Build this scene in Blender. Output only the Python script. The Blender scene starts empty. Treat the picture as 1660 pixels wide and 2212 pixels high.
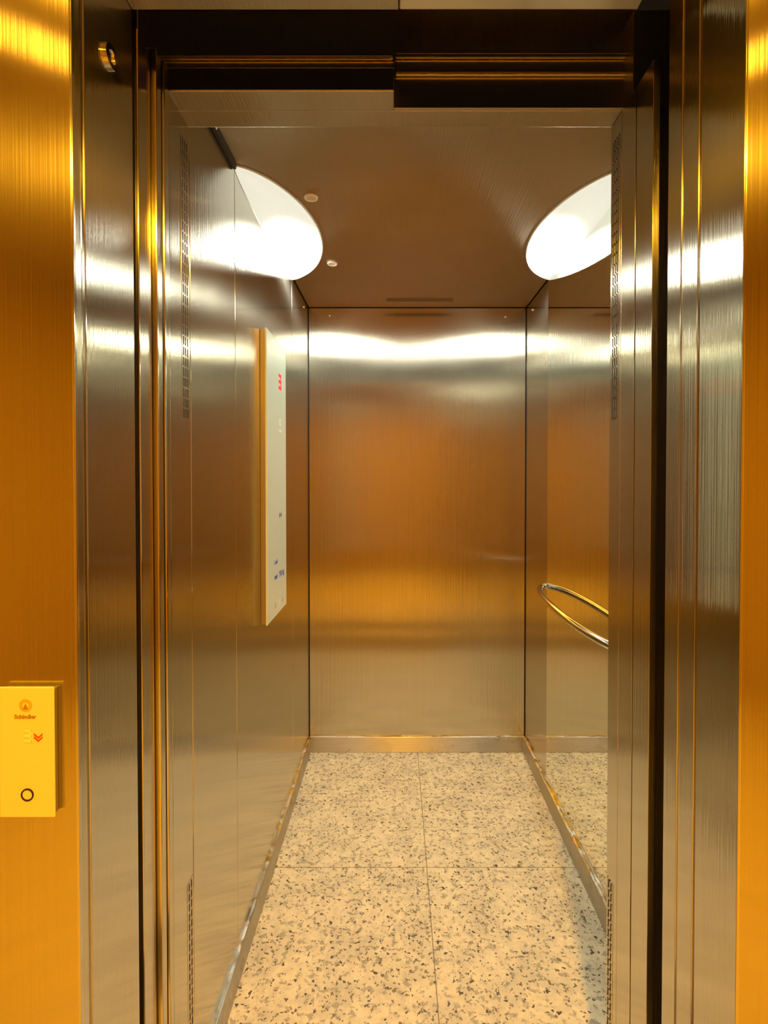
import bpy, bmesh, math, random
from mathutils import Vector, Matrix
random.seed(4)
C = bpy.context.scene.collection
SC = bpy.context.scene

# ------------------------------------------------------------------ camera
CAMH = 1.397
F = 1100.0                      # focal length in pixels of the 1660x2212 frame
cam = bpy.data.cameras.new('camera'); co = bpy.data.objects.new('camera', cam); C.objects.link(co)
cam.sensor_fit = 'VERTICAL'; cam.sensor_height = 36.0; cam.lens = F / 2212.0 * 36.0
PT = 0.0155
co.location = (0, 0, CAMH); co.rotation_euler = (math.pi/2 - PT, 0, 0)
cam.shift_x = -26.0 / 2212.0
cam.shift_y = -(76.0 - F*PT) / 2212.0
cam.clip_start = 0.02
SC.camera = co

# ------------------------------------------------------------------ look and light levels
SC.view_settings.view_transform = 'Standard'; SC.view_settings.look = 'None'
SC.view_settings.gamma = 1.0; SC.view_settings.use_curve_mapping = False
SC.view_settings.exposure = 0.15
CAB_LAMP = 30.0                  # emission of the two cab lamps
CAB_COL = (0.98, 1.0, 0.86)
HALL_COL = (1.0, 0.46, 0.02)
HALL_W = 30.0                   # watts of each hall ceiling light
w = bpy.data.worlds.new('world'); SC.world = w; w.use_nodes = True
w.node_tree.nodes['Background'].inputs[0].default_value = (0.02, 0.012, 0.006, 1)
w.node_tree.nodes['Background'].inputs[1].default_value = 0.5

# ------------------------------------------------------------------ materials
def mat(name):
    m = bpy.data.materials.new(name); m.use_nodes = True
    nt = m.node_tree; b = nt.nodes['Principled BSDF']
    return m, nt, b

def plain(name, col, rough=0.5, metal=0.0, spec=0.5, emit=None, es=0.0):
    m, nt, b = mat(name)
    b.inputs['Base Color'].default_value = (*col, 1); b.inputs['Roughness'].default_value = rough
    b.inputs['Metallic'].default_value = metal; b.inputs['Specular IOR Level'].default_value = spec
    if emit: b.inputs['Emission Color'].default_value = (*emit, 1); b.inputs['Emission Strength'].default_value = es
    # faint real-life variation of the surface
    if not emit:
        n = nt.nodes.new('ShaderNodeTexNoise'); n.inputs['Scale'].default_value = 35
        tc = nt.nodes.new('ShaderNodeTexCoord'); nt.links.new(tc.outputs['Object'], n.inputs['Vector'])
        mr = nt.nodes.new('ShaderNodeMapRange'); mr.inputs['To Min'].default_value = max(0, rough-.04); mr.inputs['To Max'].default_value = rough+.04
        nt.links.new(n.outputs['Fac'], mr.inputs['Value']); nt.links.new(mr.outputs[0], b.inputs['Roughness'])
    return m

def steel(name, tangent, grain_scale, col=(0.62, 0.585, 0.49), r1=0.24, r2=0.13, sharp=0.25, wave=0.010, grain=0.0006):
    """brushed steel: highlights spread along `tangent`, grain lines run across it"""
    m, nt, b = mat(name)
    N = nt.nodes; L = nt.links
    tc = N.new('ShaderNodeTexCoord')
    mp = N.new('ShaderNodeMapping'); mp.inputs['Scale'].default_value = grain_scale
    L.new(tc.outputs['Object'], mp.inputs['Vector'])
    n = N.new('ShaderNodeTexNoise'); n.inputs['Scale'].default_value = 1.0; n.inputs['Detail'].default_value = 3
    L.new(mp.outputs[0], n.inputs['Vector'])
    big = N.new('ShaderNodeTexNoise'); big.inputs['Scale'].default_value = 2.6; big.inputs['Detail'].default_value = 1
    L.new(tc.outputs['Object'], big.inputs['Vector'])
    smear = N.new('ShaderNodeTexNoise'); smear.inputs['Scale'].default_value = 7; smear.inputs['Detail'].default_value = 4
    L.new(tc.outputs['Object'], smear.inputs['Vector'])
    cr = N.new('ShaderNodeMix'); cr.data_type = 'RGBA'
    cr.inputs[6].default_value = tuple(c*0.93 for c in col) + (1,); cr.inputs[7].default_value = tuple(min(1, c*1.05) for c in col) + (1,)
    L.new(n.outputs['Fac'], cr.inputs[0])
    bump = N.new('ShaderNodeBump'); bump.inputs['Strength'].default_value = 1.0; bump.inputs['Distance'].default_value = wave
    L.new(big.outputs['Fac'], bump.inputs['Height'])
    gb = N.new('ShaderNodeBump'); gb.inputs['Strength'].default_value = 1.0; gb.inputs['Distance'].default_value = grain
    L.new(n.outputs['Fac'], gb.inputs['Height']); L.new(bump.outputs[0], gb.inputs['Normal'])
    bs = []
    for k, r in enumerate((r1, r2)):
        p = b if k == 0 else N.new('ShaderNodeBsdfPrincipled')
        p.inputs['Metallic'].default_value = 1.0
        p.inputs['Anisotropic'].default_value = 1.0 if k == 0 else 0.85
        L.new(cr.outputs[2], p.inputs['Base Color'])
        mr = N.new('ShaderNodeMapRange'); mr.inputs['From Min'].default_value = .3; mr.inputs['From Max'].default_value = .7
        mr.inputs['To Min'].default_value = r*0.93; mr.inputs['To Max'].default_value = r*1.07
        L.new(smear.outputs['Fac'], mr.inputs['Value']); L.new(mr.outputs[0], p.inputs['Roughness'])
        t = N.new('ShaderNodeCombineXYZ')
        for i in range(3): t.inputs[i].default_value = tangent[i]
        L.new(t.outputs[0], p.inputs['Tangent']); L.new(gb.outputs[0], p.inputs['Normal'])
        bs.append(p)
    mx = N.new('ShaderNodeMixShader'); mx.inputs[0].default_value = sharp
    L.new(bs[0].outputs[0], mx.inputs[1]); L.new(bs[1].outputs[0], mx.inputs[2])
    L.new(mx.outputs[0], N['Material Output'].inputs['Surface'])
    return m

S_BACK = steel('brushed_steel_back', (1, 0, 0), (260, 260, 1.5), wave=0.0012)
S_SIDE = steel('brushed_steel_side', (0, 1, 0), (260, 260, 1.5), wave=0.0010, r1=.22, r2=0.08, sharp=0.5, grain=.00035)
S_CEIL = steel('brushed_steel_ceiling', (1, 0, 0), (260, 1.5, 260), col=(.46, .39, .27), r1=0.42, r2=0.3, wave=0.0008)
S_SOFF = steel('brushed_steel_soffit', (1, 0, 0), (260, 1.5, 260), col=(.50, .44, .34), r1=0.34, wave=0.0006)
S_SKIRT = steel('brushed_steel_skirting', (0, 0, 1), (3, 3, 200), col=(.58, .56, .51), r1=0.40, r2=.28, wave=0.0006)
S_HALL = steel('brushed_steel_portal', (1, 0, 0), (260, 260, 1.5), col=(.62, .58, .46), r1=0.21, r2=0.12, sharp=0.3, grain=.00035, wave=0.0010)
DARK = plain('dark_gap', (0.012, 0.010, 0.009), 0.6)
SHAFT = steel('dark_steel_sheet', (1, 0, 0), (200, 200, 2), col=(.60, .54, .48), r1=0.33, wave=0.003)
CHROME = plain('chrome', (0.80, 0.78, 0.74), 0.10, 1.0)
SATIN = plain('satin_steel', (0.66, 0.63, 0.57), 0.24, 1.0)
ALU = plain('sill_aluminium', (0.50, 0.48, 0.44), 0.35, 1.0)
GLASSW = plain('pale_green_glass', (0.80, 0.95, 0.83), 0.10, 0.0, 0.6)
GLASSE = plain('glass_edge', (0.80, 0.88, 0.78), 0.25)
HPANEL = plain('cream_panel_glass', (0.86, 0.82, 0.60), 0.22, 0.0, 0.5)
PANELSIDE = plain('panel_housing', (0.42, 0.38, 0.33), 0.45, 0.8)
BLACKRING = plain('black_ring', (0.03, 0.012, 0.01), 0.35)
BRONZE = plain('bronze_print', (0.40, 0.24, 0.05), 0.5)
GREYP = plain('grey_print', (0.10, 0.10, 0.09), 0.5)
PALEPRINT = plain('pale_print', (0.92, 0.92, 0.82), 0.4)
BLUEP = plain('blue_print', (0.08, 0.12, 0.62), 0.5)
WHITEP = plain('white_print', (0.95, 0.97, 0.93), 0.4)
REDLED = plain('red_display', (0.6, 0.01, 0.02), 0.4, emit=(1.0, 0.02, 0.05), es=1.3)
REDGLOW = plain('red_display_arrow', (0.7, 0.02, 0.0), 0.4, emit=(1.0, 0.04, 0.0), es=0.8)
ACRYL = plain('lens_rim', (0.70, 0.72, 0.70), 0.2)

# mirror
MIRROR, nt_, b_ = mat('mirror_glass')
b_.inputs['Metallic'].default_value = 1; b_.inputs['Base Color'].default_value = (.87, .90, .84, 1); b_.inputs['Roughness'].default_value = 0.0

# backlit lamp diffuser: a bright tube behind the middle, dimmer towards its tips
LAMP, nt, b = mat('lamp_diffuser')
b.inputs['Base Color'].default_value = (.4, .4, .38, 1); b.inputs['Roughness'].default_value = .3
tc = nt.nodes.new('ShaderNodeTexCoord'); mp = nt.nodes.new('ShaderNodeMapping')
mp.inputs['Location'].default_value = (-0.40*1.3, -0.66*2.4, 0); mp.inputs['Scale'].default_value = (1.3, 2.4, 0)
nt.links.new(tc.outputs['Generated'], mp.inputs['Vector'])
g = nt.nodes.new('ShaderNodeTexGradient'); g.gradient_type = 'SPHERICAL'; nt.links.new(mp.outputs[0], g.inputs['Vector'])
mr = nt.nodes.new('ShaderNodeMapRange'); mr.inputs['To Min'].default_value = 0.021; mr.inputs['To Max'].default_value = 5.2
pw = nt.nodes.new('ShaderNodeMath'); pw.operation = 'POWER'; pw.inputs[1].default_value = 3.0
nt.links.new(g.outputs['Fac'], pw.inputs[0]); nt.links.new(pw.outputs[0], mr.inputs['Value'])
ml = nt.nodes.new('ShaderNodeMath'); ml.operation = 'MULTIPLY'; ml.inputs[1].default_value = CAB_LAMP
nt.links.new(mr.outputs[0], ml.inputs[0]); nt.links.new(ml.outputs[0], b.inputs['Emission Strength'])
b.inputs['Emission Color'].default_value = (*CAB_COL, 1)

# granite floor of the cab: cream ground, grey clouds, black and brown specks, thin joints
def granite(name, xs, ys, light=(.92, .84, .62)):
    m, nt, b = mat(name); N = nt.nodes; L = nt.links
    tc = N.new('ShaderNodeTexCoord'); O = tc.outputs['Object']
    def noise(s, d=4, r=.6, off=(0, 0, 0)):
        mp = N.new('ShaderNodeMapping'); mp.inputs['Location'].default_value = off; L.new(O, mp.inputs['Vector'])
        n = N.new('ShaderNodeTexNoise'); n.inputs['Scale'].default_value = s; n.inputs['Detail'].default_value = d; n.inputs['Roughness'].default_value = r
        L.new(mp.outputs[0], n.inputs['Vector']); return n.outputs['Fac']
    def ramp(v, a, bb):
        r = N.new('ShaderNodeMapRange'); r.inputs['From Min'].default_value = a; r.inputs['From Max'].default_value = bb; r.clamp = True
        L.new(v, r.inputs['Value']); return r.outputs[0]
    def mul(a, c):
        q = N.new('ShaderNodeMath'); q.operation = 'MULTIPLY'; L.new(a, q.inputs[0])
        if isinstance(c, float): q.inputs[1].default_value = c
        else: L.new(c, q.inputs[1])
        return q.outputs[0]
    def mix(f, a, c):
        q = N.new('ShaderNodeMix'); q.data_type = 'RGBA'; L.new(f, q.inputs[0])
        if isinstance(a, tuple): q.inputs[6].default_value = (*a, 1)
        else: L.new(a, q.inputs[6])
        q.inputs[7].default_value = (*c, 1); return q.outputs[2]
    cloud = ramp(noise(9, 3), .42, .66)
    c = mix(ramp(noise(34, 3), .40, .62), light, tuple(v*.86 for v in light))
    c = mix(mul(cloud, 0.42), c, (.46, .44, .38))
    # grey mottling
    c = mix(mul(ramp(noise(48, 3, .55, (3, 1, 0)), .55, .63), .72), c, (.33, .31, .25))
    # brown grains
    c = mix(mul(ramp(noise(56, 2, .5, (7, 2, 4)), .655, .685), .85), c, (.20, .12, .045))
    # black grains, denser inside the clouds
    c = mix(mul(ramp(noise(60, 2, .5, (1, 9, 2)), .645, .67), .92), c, (.045, .04, .032))
    c = mix(mul(mul(ramp(noise(88, 2, .5, (5, 5, 1)), .60, .64), ramp(noise(9, 3), .40, .55)), .8), c, (.07, .065, .05))
    sep = N.new('ShaderNodeSeparateXYZ'); L.new(O, sep.inputs[0])
    for axis, vals in ((0, xs), (1, ys)):
        for v in vals:
            a = N.new('ShaderNodeMath'); a.operation = 'SUBTRACT'; L.new(sep.outputs[axis], a.inputs[0]); a.inputs[1].default_value = v
            a2 = N.new('ShaderNodeMath'); a2.operation = 'ABSOLUTE'; L.new(a.outputs[0], a2.inputs[0])
            a3 = N.new('ShaderNodeMath'); a3.operation = 'LESS_THAN'; L.new(a2.outputs[0], a3.inputs[0]); a3.inputs[1].default_value = .0016
            c = mix(mul(a3.outputs[0], .75), c, (.16, .13, .08))
    L.new(c, b.inputs['Base Color'])
    L.new(ramp(noise(60), -.6, 2.6), b.inputs['Roughness'])
    b.inputs['Specular IOR Level'].default_value = .35
    return m
GRANITE = granite('speckled_granite', [0.110], [1.80, 0.97])

HFLOOR = granite('hall_floor_tile', [-1.2, -.6, 0, .6, 1.2], [-1.8, -1.2, -.6, 0], light=(.95, .82, .42))
HWALL = plain('hall_paint', (.47, .335, .10), .8)
HCEIL = plain('hall_ceiling_paint', (.45, .34, .16), .8)

# ------------------------------------------------------------------ mesh helpers
def abox(bm, lo, hi):
    (x0, y0, z0), (x1, y1, z1) = lo, hi
    v = [bm.verts.new(p) for p in ((x0,y0,z0),(x1,y0,z0),(x1,y1,z0),(x0,y1,z0),(x0,y0,z1),(x1,y0,z1),(x1,y1,z1),(x0,y1,z1))]
    for f in ((3,2,1,0),(4,5,6,7),(0,1,5,4),(1,2,6,5),(2,3,7,6),(3,0,4,7)): bm.faces.new([v[i] for i in f])

def boxes(lst):
    bm = bmesh.new()
    for lo, hi in lst: abox(bm, lo, hi)
    return bm

def disc(bm, center, axis, r0, r1, t0, t1, n=48, ry=1.0):
    """ring (r0>0) or disc (r0=0) of outer radius r1, extruded along axis from t0 to t1"""
    ax = Vector(axis).normalized()
    u = ax.orthogonal().normalized() if abs(ax.z) > .9 else Vector((0, 0, 1)).cross(ax).normalized()
    v = ax.cross(u)
    c = Vector(center)
    def ring(r, t): return [bm.verts.new(c + ax*t + (u*math.cos(a) + v*math.sin(a)*ry)*r) for a in (2*math.pi*i/n for i in range(n))]
    o0, o1 = ring(r1, t0), ring(r1, t1)
    if r0 > 0: i0, i1 = ring(r0, t0), ring(r0, t1)
    for i in range(n):
        j = (i+1) % n
        bm.faces.new((o0[i], o0[j], o1[j], o1[i]))
        if r0 > 0:
            bm.faces.new((i0[j], i0[i], i1[i], i1[j])); bm.faces.new((o1[i], o1[j], i1[j], i1[i])); bm.faces.new((o0[j], o0[i], i0[i], i0[j]))
    if r0 <= 0: bm.faces.new(o1); bm.faces.new(list(reversed(o0)))

def dome(bm, center, axis, r, h, n=32, m=6):
    ax = Vector(axis).normalized()
    u = ax.orthogonal().normalized(); v = ax.cross(u); c = Vector(center); prev = None
    for k in range(m+1):
        a = k/m*math.pi/2; rr = r*math.cos(a); t = h*math.sin(a)
        if k == m: cur = [bm.verts.new(c + ax*t)]
        else: cur = [bm.verts.new(c + ax*t + (u*math.cos(b)+v*math.sin(b))*rr) for b in (2*math.pi*i/n for i in range(n))]
        if prev:
            for i in range(n):
                j = (i+1) % n
                bm.faces.new((prev[i], prev[j], cur[j], cur[i]) if k < m else (prev[i], prev[j], cur[0]))
        else: bm.faces.new(list(reversed(cur)))
        prev = cur

def tube(bm, pts, r, n=20, cap=True):
    rings = []
    for i, p in enumerate(pts):
        p = Vector(p); d = (Vector(pts[min(i+1, len(pts)-1)]) - Vector(pts[max(i-1, 0)])).normalized()
        u = d.cross(Vector((0, 0, 1))).normalized(); v = u.cross(d)
        rings.append([bm.verts.new(p + (u*math.cos(a)+v*math.sin(a))*r) for a in (2*math.pi*k/n for k in range(n))])
    for a, c in zip(rings, rings[1:]):
        for k in range(n):
            l = (k+1) % n; bm.faces.new((a[k], a[l], c[l], c[k]))
    if cap: bm.faces.new(list(reversed(rings[0]))); bm.faces.new(rings[-1])

def obj(name, bm, m, parent=None, bevel=0, smooth=False, segs=2):
    bmesh.ops.recalc_face_normals(bm, faces=bm.faces)
    me = bpy.data.meshes.new(name); bm.to_mesh(me); bm.free()
    o = bpy.data.objects.new(name, me); C.objects.link(o)
    me.materials.append(m)
    if parent is not None: o.parent = parent; o.matrix_parent_inverse = parent.matrix_basis.inverted()
    if bevel:
        md = o.modifiers.new('bevel', 'BEVEL'); md.width = bevel; md.segments = segs; md.limit_method = 'ANGLE'
        md.angle_limit = math.radians(40)
    if smooth:
        for p in me.polygons: p.use_smooth = True
    return o

def smooth_auto(o, deg=35):
    for p in o.data.polygons: p.use_smooth = True
    md = o.data
    try: md.set_sharp_from_angle(angle=math.radians(deg))
    except Exception: pass
    return o

def struct(name, bm, m, parent=None, bevel=0, label=None):
    o = obj(name, bm, m, parent, bevel)
    if parent is None:
        o['kind'] = 'structure'
        if label: o['label'] = label
    return o

def tag(o, label, cat, group=None):
    o['label'] = label; o['category'] = cat
    if group: o['group'] = group
    return o

def thing(name, loc, label, cat, group=None):
    o = bpy.data.objects.new(name, None); C.objects.link(o); o.location = loc; o.empty_display_size = .05
    return tag(o, label, cat, group)

def text_mesh(name, s, size, m, parent, origin, right, up, extr=0.0004, align='CENTER', bold=0.0):
    cu = bpy.data.curves.new(name, 'FONT'); cu.body = s; cu.size = size; cu.extrude = extr; cu.offset = bold
    cu.align_x = align; cu.align_y = 'CENTER'
    t = bpy.data.objects.new(name + '_src', cu); C.objects.link(t)
    dg = bpy.context.evaluated_depsgraph_get(); me = bpy.data.meshes.new_from_object(t.evaluated_get(dg))
    bpy.data.objects.remove(t); bpy.data.curves.remove(cu)
    R = Vector(right).normalized(); U = Vector(up).normalized(); Nn = R.cross(U)
    M = Matrix((( R.x, U.x, Nn.x, origin[0]), (R.y, U.y, Nn.y, origin[1]), (R.z, U.z, Nn.z, origin[2]), (0, 0, 0, 1)))
    me.transform(M); me.name = name
    me.materials.clear(); me.materials.append(m)
    o = bpy.data.objects.new(name, me); C.objects.link(o)
    if parent is not None: o.parent = parent; o.matrix_parent_inverse = parent.matrix_basis.inverted()
    return o

# ------------------------------------------------------------------ key dimensions (metres)
XL, XR = -0.4416, 0.655          # inner faces of the cab side walls
YB = 2.57                        # back wall
YF = 1.096                       # inside of the cab front
H = CAMH + 0.853                 # cab ceiling
DH = CAMH + 0.744                # clear height of the cab opening
JR = 0.459                       # right edge of the opening
LH = CAMH + 0.780                # clear height of the landing opening
SK = 0.080                       # skirting height
PY = 0.688                       # landing portal face

# ------------------------------------------------------------------ cab shell
struct('floor', boxes([((XL-.03, YF-.005, -.04), (XR+.03, YB+.03, 0))]), GRANITE)
wl = struct('wall_left', boxes([((XL-.045, YF+.001, 0), (XL-.008, YB+.02, H+.05))]), DARK)
z0, z1 = SK-.012, H-.006
for a, c in ((YF+.003, 1.4025), (1.4045, 2.1665), (2.1695, YB-.002)):
    obj('wall_panel', boxes([((XL-.0085, a, z0), (XL, c, z1))]), S_SIDE, wl, .0012)
wb = struct('wall_back', boxes([((XL-.045, YB+.008, 0), (XR+.045, YB+.045, H+.05))]), DARK)
obj('wall_panel', boxes([((XL+.0035, YB, z0), (XR-.0035, YB+.0085, z1))]), S_BACK, wb, .0012)
wr = struct('wall_right', boxes([((XR+.008, YF+.001, 0), (XR+.045, YB+.007, H+.05))]), DARK)
obj('wall_panel', boxes([((XR, 2.197, z0), (XR+.0085, YB-.002, z1))]), S_SIDE, wr, .0012)

# cab front: returns either side and above the opening
wf = struct('wall_front', boxes([((JR+.0005, .998, 0), (XR+.04, YF, H+.05))]), S_BACK, bevel=.001)
obj('header_panel', boxes([((XL-.008, 1.047, DH), (JR, YF, H+.05))]), S_SOFF, wf, .0012)
obj('header_step', boxes([((XL-.008, .993, DH-.0005), (-.004, 1.0466, DH+.045))]), S_SOFF, wf, .0022)
# ceiling
ce = struct('ceiling', boxes([((XL-.045, YF+.001, H+.004), (XR+.045, YB+.045, H+.05))]), DARK)
obj('ceiling_panel', boxes([((XL+.004, YF+.001, H-.004), (XR-.004, YB-.004, H+.0045))]), S_CEIL, ce, .0012)

# skirtings stand proud of the floor edge
struct('baseboard_back', boxes([((XL+.001, YB-.012, 0.0002), (XR-.001, YB+.0078, SK))]), S_SKIRT, bevel=.0025)
struct('baseboard_left', boxes([((XL-.0078, YF+.003, 0.0002), (XL+.010, YB-.0125, SK))]), S_SKIRT, bevel=.0025)
struct('baseboard_right', boxes([((XR-.014, YF+.003, 0.0002), (XR+.0078, YB-.0125, SK))]), S_SKIRT, bevel=.0025)

# car door jambs (named trim): left is flush with the side wall, right stands in front of the return
t1 = struct('trim_1', boxes([((XL-.03, .998, 0), (XL, YF+.0008, DH+.04))]), S_SIDE, bevel=.0016)
t2 = struct('trim_2', boxes([((JR, 1.046, 0), (JR+.0012, YF, DH-.0008)), ((JR, .985, 0), (JR+.012, 1.042, DH-.0008)), ((JR, .918, 0), (JR+.012, .981, DH-.0008)),
                             ((JR+.006, .985, 0), (JR+.03, .996, DH-.0008))]), S_SIDE, bevel=.0014)
# sliding door panels parked at the left of the opening, seen edge-on
d1 = struct('door_1', boxes([((XL-.55, .881, .01), (XL, .925, LH+.03))]), S_SIDE, bevel=.0018)
d2 = struct('door_2', boxes([((XL-.55, .929, .01), (XL+.009, .950, DH+.03))]), S_HALL, bevel=.003)
d3 = struct('door_3', boxes([((XL-.50, .955, .01), (XL+.011, .975, DH+.03))]), S_HALL, bevel=.003)

# dark sheet steel inside the door head: above the opening, behind the landing lintel
struct('trim_3', boxes([((-.004, 1.040, DH+.0012), (JR+.02, 1.0465, DH+.40)), ((XL-.6, 1.000, DH+.046), (-.004, 1.006, DH+.40)),
                        ((XL-.6, .868, LH+.24), (JR+.6, 1.04, LH+.26))]), SHAFT)
# horizontal ribs added on the door-head sheets to catch light as streaks
struct('trim_12', boxes([((XL-.55, .9935, CAMH+.806), (-.006, .9995, CAMH+.812)), ((XL-.55, .9935, CAMH+.774), (-.006, .9995, CAMH+.779)),
                         ((-.002, 1.033, CAMH+.841), (JR+.015, 1.0395, CAMH+.849)), ((-.002, 1.033, CAMH+.806), (JR+.015, 1.0395, CAMH+.812))]), SHAFT, bevel=.0022)
# shaft side of the slot right of the opening and left of the doors
struct('trim_4', boxes([((JR+.10, .872, 0), (JR+.11, .997, LH+.24)), ((XL-.62, .866, 0), (XL-.60, 1.0, LH+.24))]), DARK)

# ------------------------------------------------------------------ landing portal
PX0, PX1 = -.433, .467
# jamb sheets: front fold, groove, main leaf
def jamb(name, pts, z0, z1, m, thick):
    """vertical folded sheet from plan points, thickened outwards"""
    bm = bmesh.new(); s = thick
    lo = [bm.verts.new((x, y, z0)) for x, y in pts]; hi = [bm.verts.new((x, y, z1)) for x, y in pts]
    for i in range(len(pts)):
        j = (i+1) % len(pts)
        bm.faces.new((lo[i], lo[j], hi[j], hi[i]))
    bm.faces.new(list(reversed(lo))); bm.faces.new(hi)
    return struct(name, bm, m, bevel=.0012)
LJ = [(PX0-.06, PY+.0005), (PX0, PY+.0005), (PX0-.004, PY+.026), (PX0-.010, PY+.028), (PX0-.010, PY+.032), (PX0-.0045, PY+.034),
      (XL, .863), (XL-.05, .863)]
jamb('trim_5', LJ, 0, LH+.05, S_SIDE, 0)
RJ = [(PX1+.06, PY+.0005), (PX1, PY+.0005), (PX1-.004, .780), (PX1+.004, .7815), (PX1+.004, .785), (PX1-.004, .7865), (PX1-.005, .826), (PX1-.002, .827), (PX1-.002, .829), (PX1-.0055, .830),
      (.4605, .869), (.52, .869)]
jamb('trim_6', RJ, 0, LH+.05, S_SIDE, 0)
# lintel soffit and its folded back strip over the right half
struct('trim_7', boxes([((PX0-.008, PY+.001, LH), (PX1+.004, .836, LH+.05)), ((PX0-.008, .836, LH), (.004, .863, LH+.05))]), S_SOFF, bevel=.001)
bm = boxes([((.005, .8375, LH-.001), (.405, .863, LH+.04))])
struct('trim_8', bm, SATIN, bevel=.003)
# landing front wall in steel, left, right and above the opening
wls = struct('wall_hall_front', boxes([((-2.1, PY, 0), (PX0-.001, PY+.02, 2.62)), ((PX1+.001, PY, 0), (2.1, PY+.02, 2.62)), ((PX0-.001, PY, LH+.002), (PX1+.001, PY+.02, 2.62))]), S_HALL, bevel=.0022)

# ------------------------------------------------------------------ lift hall behind the camera
struct('wall_hall_rear', boxes([((-2.1, -2.22, 0), (2.1, -2.16, 2.62))]), HWALL)
struct('wall_hall_left', boxes([((-2.16, -2.22, 0), (-2.1, PY+.02, 2.62))]), HWALL)
struct('wall_hall_right', boxes([((2.1, -2.22, 0), (2.16, PY+.02, 2.62))]), HWALL)
struct('ceiling_hall', boxes([((-2.16, -2.22, 2.62), (2.16, PY+.02, 2.68))]), HCEIL)
struct('floor_hall', boxes([((-2.16, -2.22, -.04), (2.16, PY-.002, 0))]), HFLOOR)
struct('trim_11', boxes([((-2.09, .26, -.001), (2.09, .50, .0012))]), plain('dark_floor_strip', (.08, .06, .035), .35))  # dark strip laid across the hall floor
# landing sill and cab sill with guide grooves
for nm, ya, yb in (('trim_9', PY-.001, .938), ('trim_10', .946, 1.0895)):
    L_ = [((-.52, ya, -.03), (.60, yb, -.012))]
    k = ya
    while k < yb - .012:
        L_.append(((-.52, k, -.013), (.60, min(k+.020, yb), 0))); k += .027
    struct(nm, boxes(L_), ALU)

# hall ceiling lights: round recessed fittings, the stronger three added as fill
def hall_light(x, y, lab, k):
    t = thing('hall_downlight', (x, y, 2.62), lab, 'ceiling light', 'downlights in the hall ceiling')
    bm = bmesh.new(); disc(bm, (x, y, 2.62), (0, 0, -1), .075, .092, 0, .008); obj('trim_ring', bm, CHROME, t)
    bm = bmesh.new(); disc(bm, (x, y, 2.62), (0, 0, -1), 0, .074, 0, .004)
    obj('lens', bm, HLENS, t)
    ld = bpy.data.lights.new('downlight_lamp', 'AREA'); ld.shape = 'DISK'; ld.size = .14; ld.energy = HALL_W * k; ld.color = HALL_COL
    lo = bpy.data.objects.new('downlight_lamp', ld); C.objects.link(lo); lo.location = (0, 0, -.012); lo.parent = t
HLENS = plain('warm_lens', (.9, .8, .6), .3, emit=(1.0, .50, .05), es=4)
for x, y, k, lab in ((-1.05, .40, .42, 'added warm hall fill downlight close to the landing wall, above the call panel side'),  # front pair added out of view to light the floor by the portal
                     (1.05, .40, .42, 'added warm hall fill downlight close to the landing wall, opposite the call panel side'),
                     (.08, -.78, 2.7, 'added warm hall fill downlight nearest the rear hall wall, centred'),  # added out of view to brighten the hall floor
                     (-1.0, -.08, .012, 'dim warm hall ceiling downlight second from the landing wall, call panel side'),
                     (1.0, -.14, .012, 'dim warm hall ceiling downlight second from the landing wall, side away from the call panel')):
    hall_light(x, y, lab, k)

# ------------------------------------------------------------------ cab lamps
def cab_lamp(side, label):
    x0 = XL if side < 0 else XR; sg = -side
    yc, hl, bulge, drop = 1.795, .392, .172, .026
    t = thing('corner_lamp', (x0, yc, H-.004), label, 'lamp', 'curved ceiling lamps of the cab')
    nu, nv = 48, 10
    bm = bmesh.new(); zc = H - .0045
    def shape(u): return max(0.0, (1-u*u)) ** .66
    rows = []
    for j in range(nv+1):
        f = j/nv                                   # 0 at the wall .. 1 at the outline
        row = []
        for i in range(nu+1):
            u = -math.cos(math.pi*i/nu)
            d = bulge*shape(u)*f
            zz = zc - drop*max(0.0, shape(u))**.5*math.sqrt(max(0, 1-f**3)) - .003*(1-f)
            row.append(bm.verts.new((x0 + sg*(.0012+d), yc+hl*u, zz)))
        rows.append(row)
    for j in range(nv):
        for i in range(nu): bm.faces.new((rows[j][i], rows[j][i+1], rows[j+1][i+1], rows[j+1][i]))
    bmesh.ops.remove_doubles(bm, verts=bm.verts, dist=1e-5)
    o = obj('diffuser', bm, LAMP, t); smooth_auto(o, 60)
    # thin clear rim along the outline
    pts = [(x0+sg*(.002+(bulge+.003)*shape(-math.cos(math.pi*i/60))), yc+(hl+.003)*(-math.cos(math.pi*i/60)), zc-.001) for i in range(61)]
    bm = bmesh.new(); tube(bm, pts, .0028, 10); smooth_auto(obj('rim', bm, ACRYL, t))
cab_lamp(-1, 'glowing white leaf-shaped lamp along the cab ceiling edge above the control panel')
cab_lamp(1, 'glowing white leaf-shaped lamp along the cab ceiling edge above the mirror and handrail')

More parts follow.
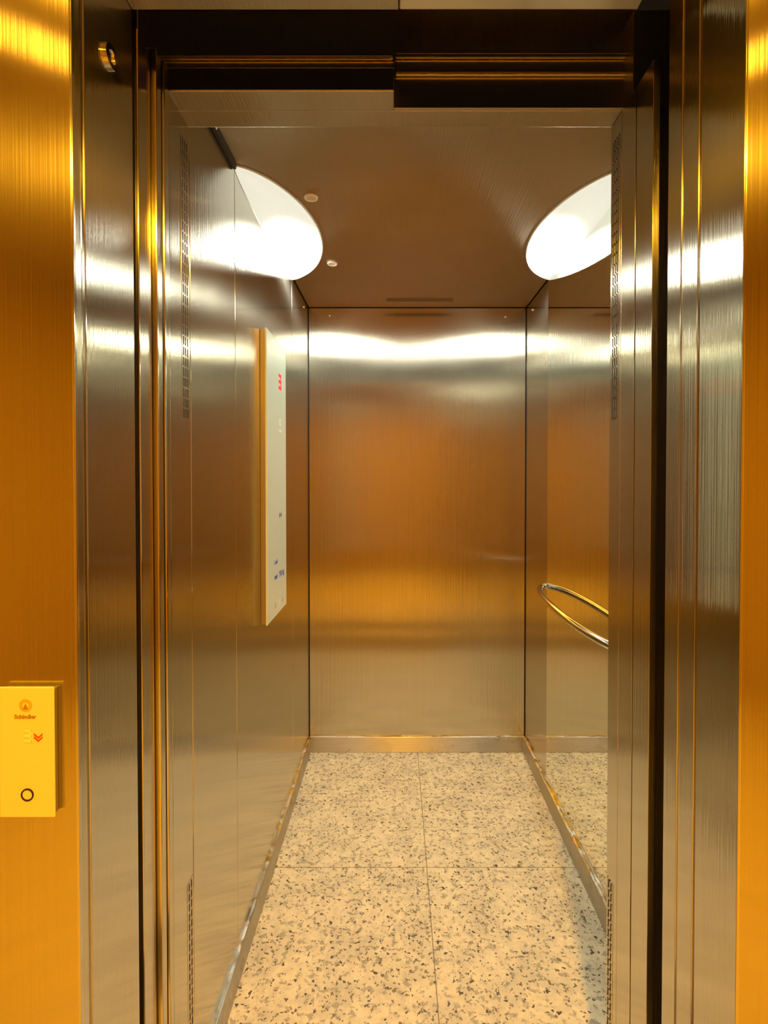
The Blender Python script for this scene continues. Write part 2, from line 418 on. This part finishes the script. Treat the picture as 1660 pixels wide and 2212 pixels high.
# ceiling fittings
FITW = plain('fitting_ring', (.95, .88, .78), .3)
FITC = plain('fitting_cap', (.80, .70, .60), .4)
def ceiling_button(x, y, r, label, ring=True):
    t = thing('ceiling_fitting', (x, y, H-.004), label, 'ceiling fitting', 'small round fittings in the cab ceiling')
    bm = bmesh.new(); disc(bm, (x, y, H-.004), (0, 0, -1), r*.78, r, 0, .004); smooth_auto(obj('ring', bm, FITW, t))
    bm = bmesh.new(); disc(bm, (x, y, H-.004), (0, 0, -1), 0, r*.77, 0, .002)
    for k in (-.35, .05, .4) if ring else ():
        abox(bm, (x-r*.6, y+k*r-.001, H-.0075), (x+r*.6, y+k*r+.001, H-.006))
    obj('cap', bm, FITC, t)
ceiling_button(-.258, 1.559, .0205, 'larger round steel fitting in the cab ceiling, beside the left lamp, nearer the door')
ceiling_button(-.254, 2.04, .0195, 'smaller pale round fitting in the cab ceiling, beyond the left lamp towards the back wall', ring=False)
# ventilation slot
t = thing('ceiling_vent', (.122, 2.455, H-.004), 'long narrow brown vent slot in the cab ceiling near the back wall', 'vent')
obj('backing', boxes([((-.045, 2.437, H-.0046), (.275, 2.475, H-.0041))]), plain('vent_brown', (.10, .065, .03), .6), t)
obj('louvre', boxes([((-.043, y, H-.0062), (.273, y+.0035, H-.0047)) for y in (2.4395, 2.4475, 2.4555, 2.4635, 2.4705)]), plain('vent_slats', (.30, .20, .10), .45, .8), t)
# dark bar painted for the shadow gap at the left ceiling edge
t = thing('shadow_gap_bar', (XL+.01, 1.26, H-.01), 'dark slim bar for the shadow gap at the top of the left wall beside the door header', 'shadow gap')
obj('bar', boxes([((XL+.0005, YF+.02, H-.022), (XL+.010, 1.39, H-.0045))]), plain('shadow_gap_dark', (.06, .065, .075), .35, .8), t, .001)
bm = bmesh.new(); dome(bm, (XL+.010, 1.235, H-.013), (1, 0, 0), .006, .004); smooth_auto(obj('screw', bm, CHROME, t))  # chrome dot added for the small highlight in the gap

# studs (screws) near the top of the walls
def stud(x, y, z, ax, label):
    bm = bmesh.new(); disc(bm, (x, y, z), ax, 0, .0065, 0, .0025, 24); dome(bm, Vector((x, y, z))+Vector(ax)*.0025, ax, .0055, .004, 24)
    o = obj('wall_stud', bm, CHROME); smooth_auto(o); tag(o, label, 'screw', 'chrome studs under the cab ceiling')
stud(-.334, YB, CAMH+.810, (0, -1, 0), 'tiny chrome stud high on the back wall, towards its left corner')
stud(.549, YB, CAMH+.803, (0, -1, 0), 'tiny chrome stud high on the back wall, towards its right corner')
stud(XL, 2.45, CAMH+.813, (1, 0, 0), 'tiny chrome stud high on the left wall next to the back corner')
stud(XR, 2.45, CAMH+.800, (-1, 0, 0), 'tiny chrome stud high on the narrow steel strip beside the mirror')

# ------------------------------------------------------------------ mirror
t = thing('wall_mirror', (XR, 1.65, SK), 'tall frameless mirror covering the right cab wall behind the handrail', 'mirror')
obj('glass', boxes([((XR-.0015, 1.104, SK+.002), (XR+.0005, 2.195, H-.007))]), MIRROR, t)
obj('backing', boxes([((XR+.0006, 1.104, SK+.002), (XR+.0078, 2.1945, H-.007))]), GREYP, t)

# ------------------------------------------------------------------ handrail
HZ = CAMH - .477
t = thing('handrail', (XR, 1.7, HZ), 'bowed chrome handrail mounted across the mirror on the right cab wall', 'handrail')
pts = []
ya, yb, dep = 1.355, 2.212, .080
for i in range(65):
    u = -math.cos(math.pi*i/64)
    d = dep*(max(0, 1-abs(u)**2.2))**.52
    pts.append((XR-.003-d, (ya+yb)/2 + (yb-ya)/2*u, HZ))
bm = bmesh.new(); tube(bm, pts, .0125, 24); smooth_auto(obj('rail', bm, CHROME, t), 60)
for y, xx in ((ya, XR-.0016), (yb, XR)):
    bm = bmesh.new(); disc(bm, (xx, y, HZ), (-1, 0, 0), 0, .015, 0, .004, 32); smooth_auto(obj('wall_flange', bm, CHROME, t))

# ------------------------------------------------------------------ control panel on the left wall
PYA, PYB = 1.652, 1.940
px = XL + .022
zt, zb = CAMH + .483, CAMH - .486
t = thing('control_panel', (XL, (PYA+PYB)/2, zb), 'tall pale green glass control panel with a red digit on the left cab wall', 'control panel')
obj('housing', boxes([((XL+.0002, PYA+.004, zb+.004), (px-.005, PYB-.004, zt-.004))]), PANELSIDE, t, .001)
fp = obj('glass_front', boxes([((px-.005, PYA, zb), (px, PYB, zt))]), GLASSW, t, .0018)
obj('edge_band', boxes([((px-.0004, PYA+.001, zb+.002), (px+.0003, PYA+.007, zt-.002)), ((px-.0004, PYB-.005, zb+.002), (px+.0003, PYB-.001, zt-.002)),
                        ((px-.0004, PYA+.007, zt-.007), (px+.0003, PYB-.005, zt-.002)), ((px-.0004, PYA+.007, zb+.002), (px+.0003, PYB-.005, zb+.007))]), GLASSE, t)
RT, UP = (0, 1, 0), (0, 0, 1)      # reading direction on the left wall seen from inside: front edge is the reader's left
def pz(ypx, y): return CAMH - (ypx-1030)/1100*y
ym = 1.845
SEG = {'a': (0, 1, 1, 1), 'b': (1, 1, 1, .5), 'c': (1, .5, 1, 0), 'd': (0, 0, 1, 0), 'g': (0, .5, 1, .5), 'e': (0, .5, 0, 0), 'f': (0, 1, 0, .5)}
def seven(bm, segs, f, wd, ht, th):
    """f(u, v) -> point on surface; bars lifted slightly"""
    for q, s in enumerate(segs):
        x0_, y0_, x1_, y1_ = SEG[s]
        u0, u1 = min(x0_, x1_)*wd - th/2, max(x0_, x1_)*wd + th/2
        v0, v1 = min(y0_, y1_)*ht - th/2, max(y0_, y1_)*ht + th/2
        e = .00004*q
        abox(bm, f(u0, v0, -e), f(u1, v1, .0004 + e))
zc = pz(826, ym)
bm = bmesh.new(); seven(bm, 'abcdg', lambda u, v, n: (px+.0001+n, ym-.017+u, zc-.022+v), .032, .044, .011)
obj('floor_digit', bm, REDLED, t)['label'] = 'glowing red digit 3'
bm = bmesh.new(); disc(bm, (px, ym-.002, pz(913, ym)), (1, 0, 0), .0075, .0125, -.0002, .0007, 40); 
obj('emblem_ring', bm, WHITEP, t)
text_mesh('emblem_name', 'Schindler', .013, WHITEP, t, (px+.0002, ym, pz(932, ym)), RT, UP, bold=.0003)
# door-close mark: two facing triangles and a stroke
bm = bmesh.new(); zc = pz(1112, ym)
for s in (-1, 1):
    a = [(px+.0002, ym+s*.016, zc-.010), (px+.0002, ym+s*.016, zc+.010), (px+.0002, ym+s*.003, zc)]
    lo = [bm.verts.new(p) for p in a]; hi = [bm.verts.new((p[0]+.0005, p[1], p[2])) for p in a]
    bm.faces.new(lo); bm.faces.new(hi)
    for i in range(3): bm.faces.new((lo[i], lo[(i+1) % 3], hi[(i+1) % 3], hi[i]))
obj('door_symbol', bm, GREYP, t)
text_mesh('load_text', 'Load', .024, BLUEP, t, (px+.0002, 1.775, pz(1214, 1.775)), RT, UP, bold=.0002)
text_mesh('load_text', 'max', .026, BLUEP, t, (px+.0002, 1.775, pz(1246, 1.775)), RT, UP, bold=.0006)
text_mesh('load_text', '750 kg', .030, BLUEP, t, (px+.0002, 1.860, pz(1238, 1.86)), RT, UP, bold=.0002)
# lower key row
for yy, ypx, r in ((1.765, 1309, .009), (1.880, 1296, .009)):
    bm = bmesh.new(); disc(bm, (px, yy, pz(ypx, yy)), (1, 0, 0), .0055, r, -.0002, .0006, 32); obj('key_mark', bm, plain('key_print', (.42, .40, .30), .5), t)
obj('key_slot', boxes([((px-.0002, 1.822, pz(1309, 1.83)), (px+.0006, 1.836, pz(1295, 1.83)))]), WHITEP, t)

# ------------------------------------------------------------------ landing call panel
def hx(xpx): return (xpx-856)/1100*PY
def hz(ypx): return CAMH - (ypx-1030)/1100*PY
fy = PY - .011
k = fy/PY
def gx(xpx): return (xpx-856)/1100*fy
def gz(ypx): return CAMH - (ypx-1030)/1100*fy
t = thing('call_panel', (gx(50), PY, gz(1775)), 'landing call panel with round button and red arrow on the orange-lit steel wall', 'call panel')
obj('housing', boxes([((gx(-6), fy+.002, gz(1768)), (gx(108), PY-.0002, gz(1493)))]), PANELSIDE, t, .001)
obj('face_plate', boxes([((gx(-10), fy, gz(1774)), (gx(111), fy+.003, gz(1487)))]), HPANEL, t, .0016)
bm = bmesh.new(); disc(bm, (gx(52), fy, gz(1723)), (0, -1, 0), .0066, .0085, -.001, .0012, 48); obj('button_ring', bm, BLACKRING, t)
bm = bmesh.new(); disc(bm, (gx(52), fy, gz(1723)), (0, -1, 0), 0, .0064, -.001, .0006, 48); obj('button', bm, HPANEL, t)
bm = bmesh.new(); disc(bm, (gx(50), fy, gz(1527)), (0, -1, 0), .0042, .0088, -.0005, .0004, 40); obj('emblem_ring', bm, plain('emblem_gold', (.72, .50, .08), .4), t)
bm = bmesh.new(); c0 = (gx(50), fy-.0003, gz(1530))
a = [(c0[0]-.0036, c0[1], c0[2]-.0034), (c0[0]+.0036, c0[1], c0[2]-.0034), (c0[0], c0[1], c0[2]+.0044)]
lo = [bm.verts.new(p) for p in a]; hi = [bm.verts.new((p[0], p[1]-.0004, p[2])) for p in a]
bm.faces.new(lo); bm.faces.new(hi)
for i in range(3): bm.faces.new((lo[i], lo[(i+1) % 3], hi[(i+1) % 3], hi[i]))
obj('emblem_mark', bm, BRONZE, t)
text_mesh('emblem_name', 'Schindler', .0078, BRONZE, t, (gx(49), fy-.0002, gz(1552)), (1, 0, 0), (0, 0, 1), bold=.0002)
bm = bmesh.new(); seven(bm, 'abcdg', lambda u, v, n: (gx(48)+u, fy-.0001-n, gz(1606)+v), .0072, .0136, .0022)
obj('floor_digit', bm, PALEPRINT, t)['label'] = 'pale digit 3'
# double chevron arrow pointing down
bm = bmesh.new()
for dz in (0, -.0042):
    for s in (-1, 1):
        cx, cz = gx(77), gz(1600)+dz
        a = [(cx, cz), (cx+s*.0058, cz+.0052), (cx+s*.0058, cz+.0075), (cx, cz+.0024)]
        if s < 0: a.reverse()
        lo = [bm.verts.new((p[0], fy-.0001, p[1])) for p in a]; hi = [bm.verts.new((p[0], fy-.0007, p[1])) for p in a]
        bm.faces.new(lo); bm.faces.new(list(reversed(hi)))
        for i in range(4): bm.faces.new((lo[i], lo[(i+1) % 4], hi[(i+1) % 4], hi[i]))
obj('down_arrow', bm, REDGLOW, t)['label'] = 'glowing red down arrow'

# ------------------------------------------------------------------ emergency key lock on the left jamb
ly, lz = .789, CAMH + .642
lx = XL + .0035
t = thing('key_lock', (lx, ly, lz), 'small chrome key lock high on the left landing door jamb', 'lock')
bm = bmesh.new(); disc(bm, (lx-.003, ly, lz), (1, 0, 0), .0095, .0175, 0, .007, 48); smooth_auto(obj('rosette', bm, CHROME, t))
bm = bmesh.new(); disc(bm, (lx-.003, ly, lz), (1, 0, 0), 0, .0098, 0, .0035, 32); smooth_auto(obj('cylinder', bm, SATIN, t))
bm = boxes([((lx-.001, ly-.0022, lz-.007), (lx+.0012, ly+.0022, lz+.007))]); obj('key_slot', bm, DARK, t)

# ------------------------------------------------------------------ slotted grilles in the car door jambs
def grille(x, sg, ya, yb, za, zb_, label, cols=3, slant=0.0):
    """perforated steel strip: solid plate with three columns of slots over a dark backing"""
    t = thing('vent_grille', (x, (ya+yb)/2, za), label, 'vent grille', 'slotted vent grilles in the car door jambs')
    obj('backing', boxes([((min(x-sg*.0004, x+sg*.00015), ya+.001, za), (max(x-sg*.0004, x+sg*.00015), yb-.001, zb_))]), DARK, t)
    pitch, bar = .0215, .0038
    L_ = []
    a0, a1 = sorted((x+sg*.00015, x+sg*.0006))
    cw = (yb-ya)/cols; vb = cw*.44
    for c in range(cols+1):
        yy = ya + cw*c
        L_.append(((a0, yy-vb/2, za), (a1, yy+vb/2, zb_)))
    n = int((zb_-za)/pitch)
    for i in range(n+1):
        zz = za + i*pitch
        L_.append(((a0, ya, zz), (a1-.0001 if sg > 0 else a1, yb, min(zz+bar, zb_))))
    obj('slotted_plate', boxes(L_), S_SIDE, t)
grille(XL, 1, 1.056, 1.086, 1.517, 1.517+.0215*27+.0038, 'slotted vent strip at the top of the left car door jamb')
grille(XL, 1, 1.066, 1.090, .10, .10+.0215*20+.0038, 'slotted vent strip low on the left car door jamb', cols=2)
grille(JR, -1, 1.056, 1.086, 1.517, 1.517+.0215*27+.0038, 'slotted vent strip at the top of the right car door jamb')
grille(JR, -1, 1.066, 1.090, .10, .10+.0215*20+.0038, 'slotted vent strip low on the right car door jamb', cols=2)
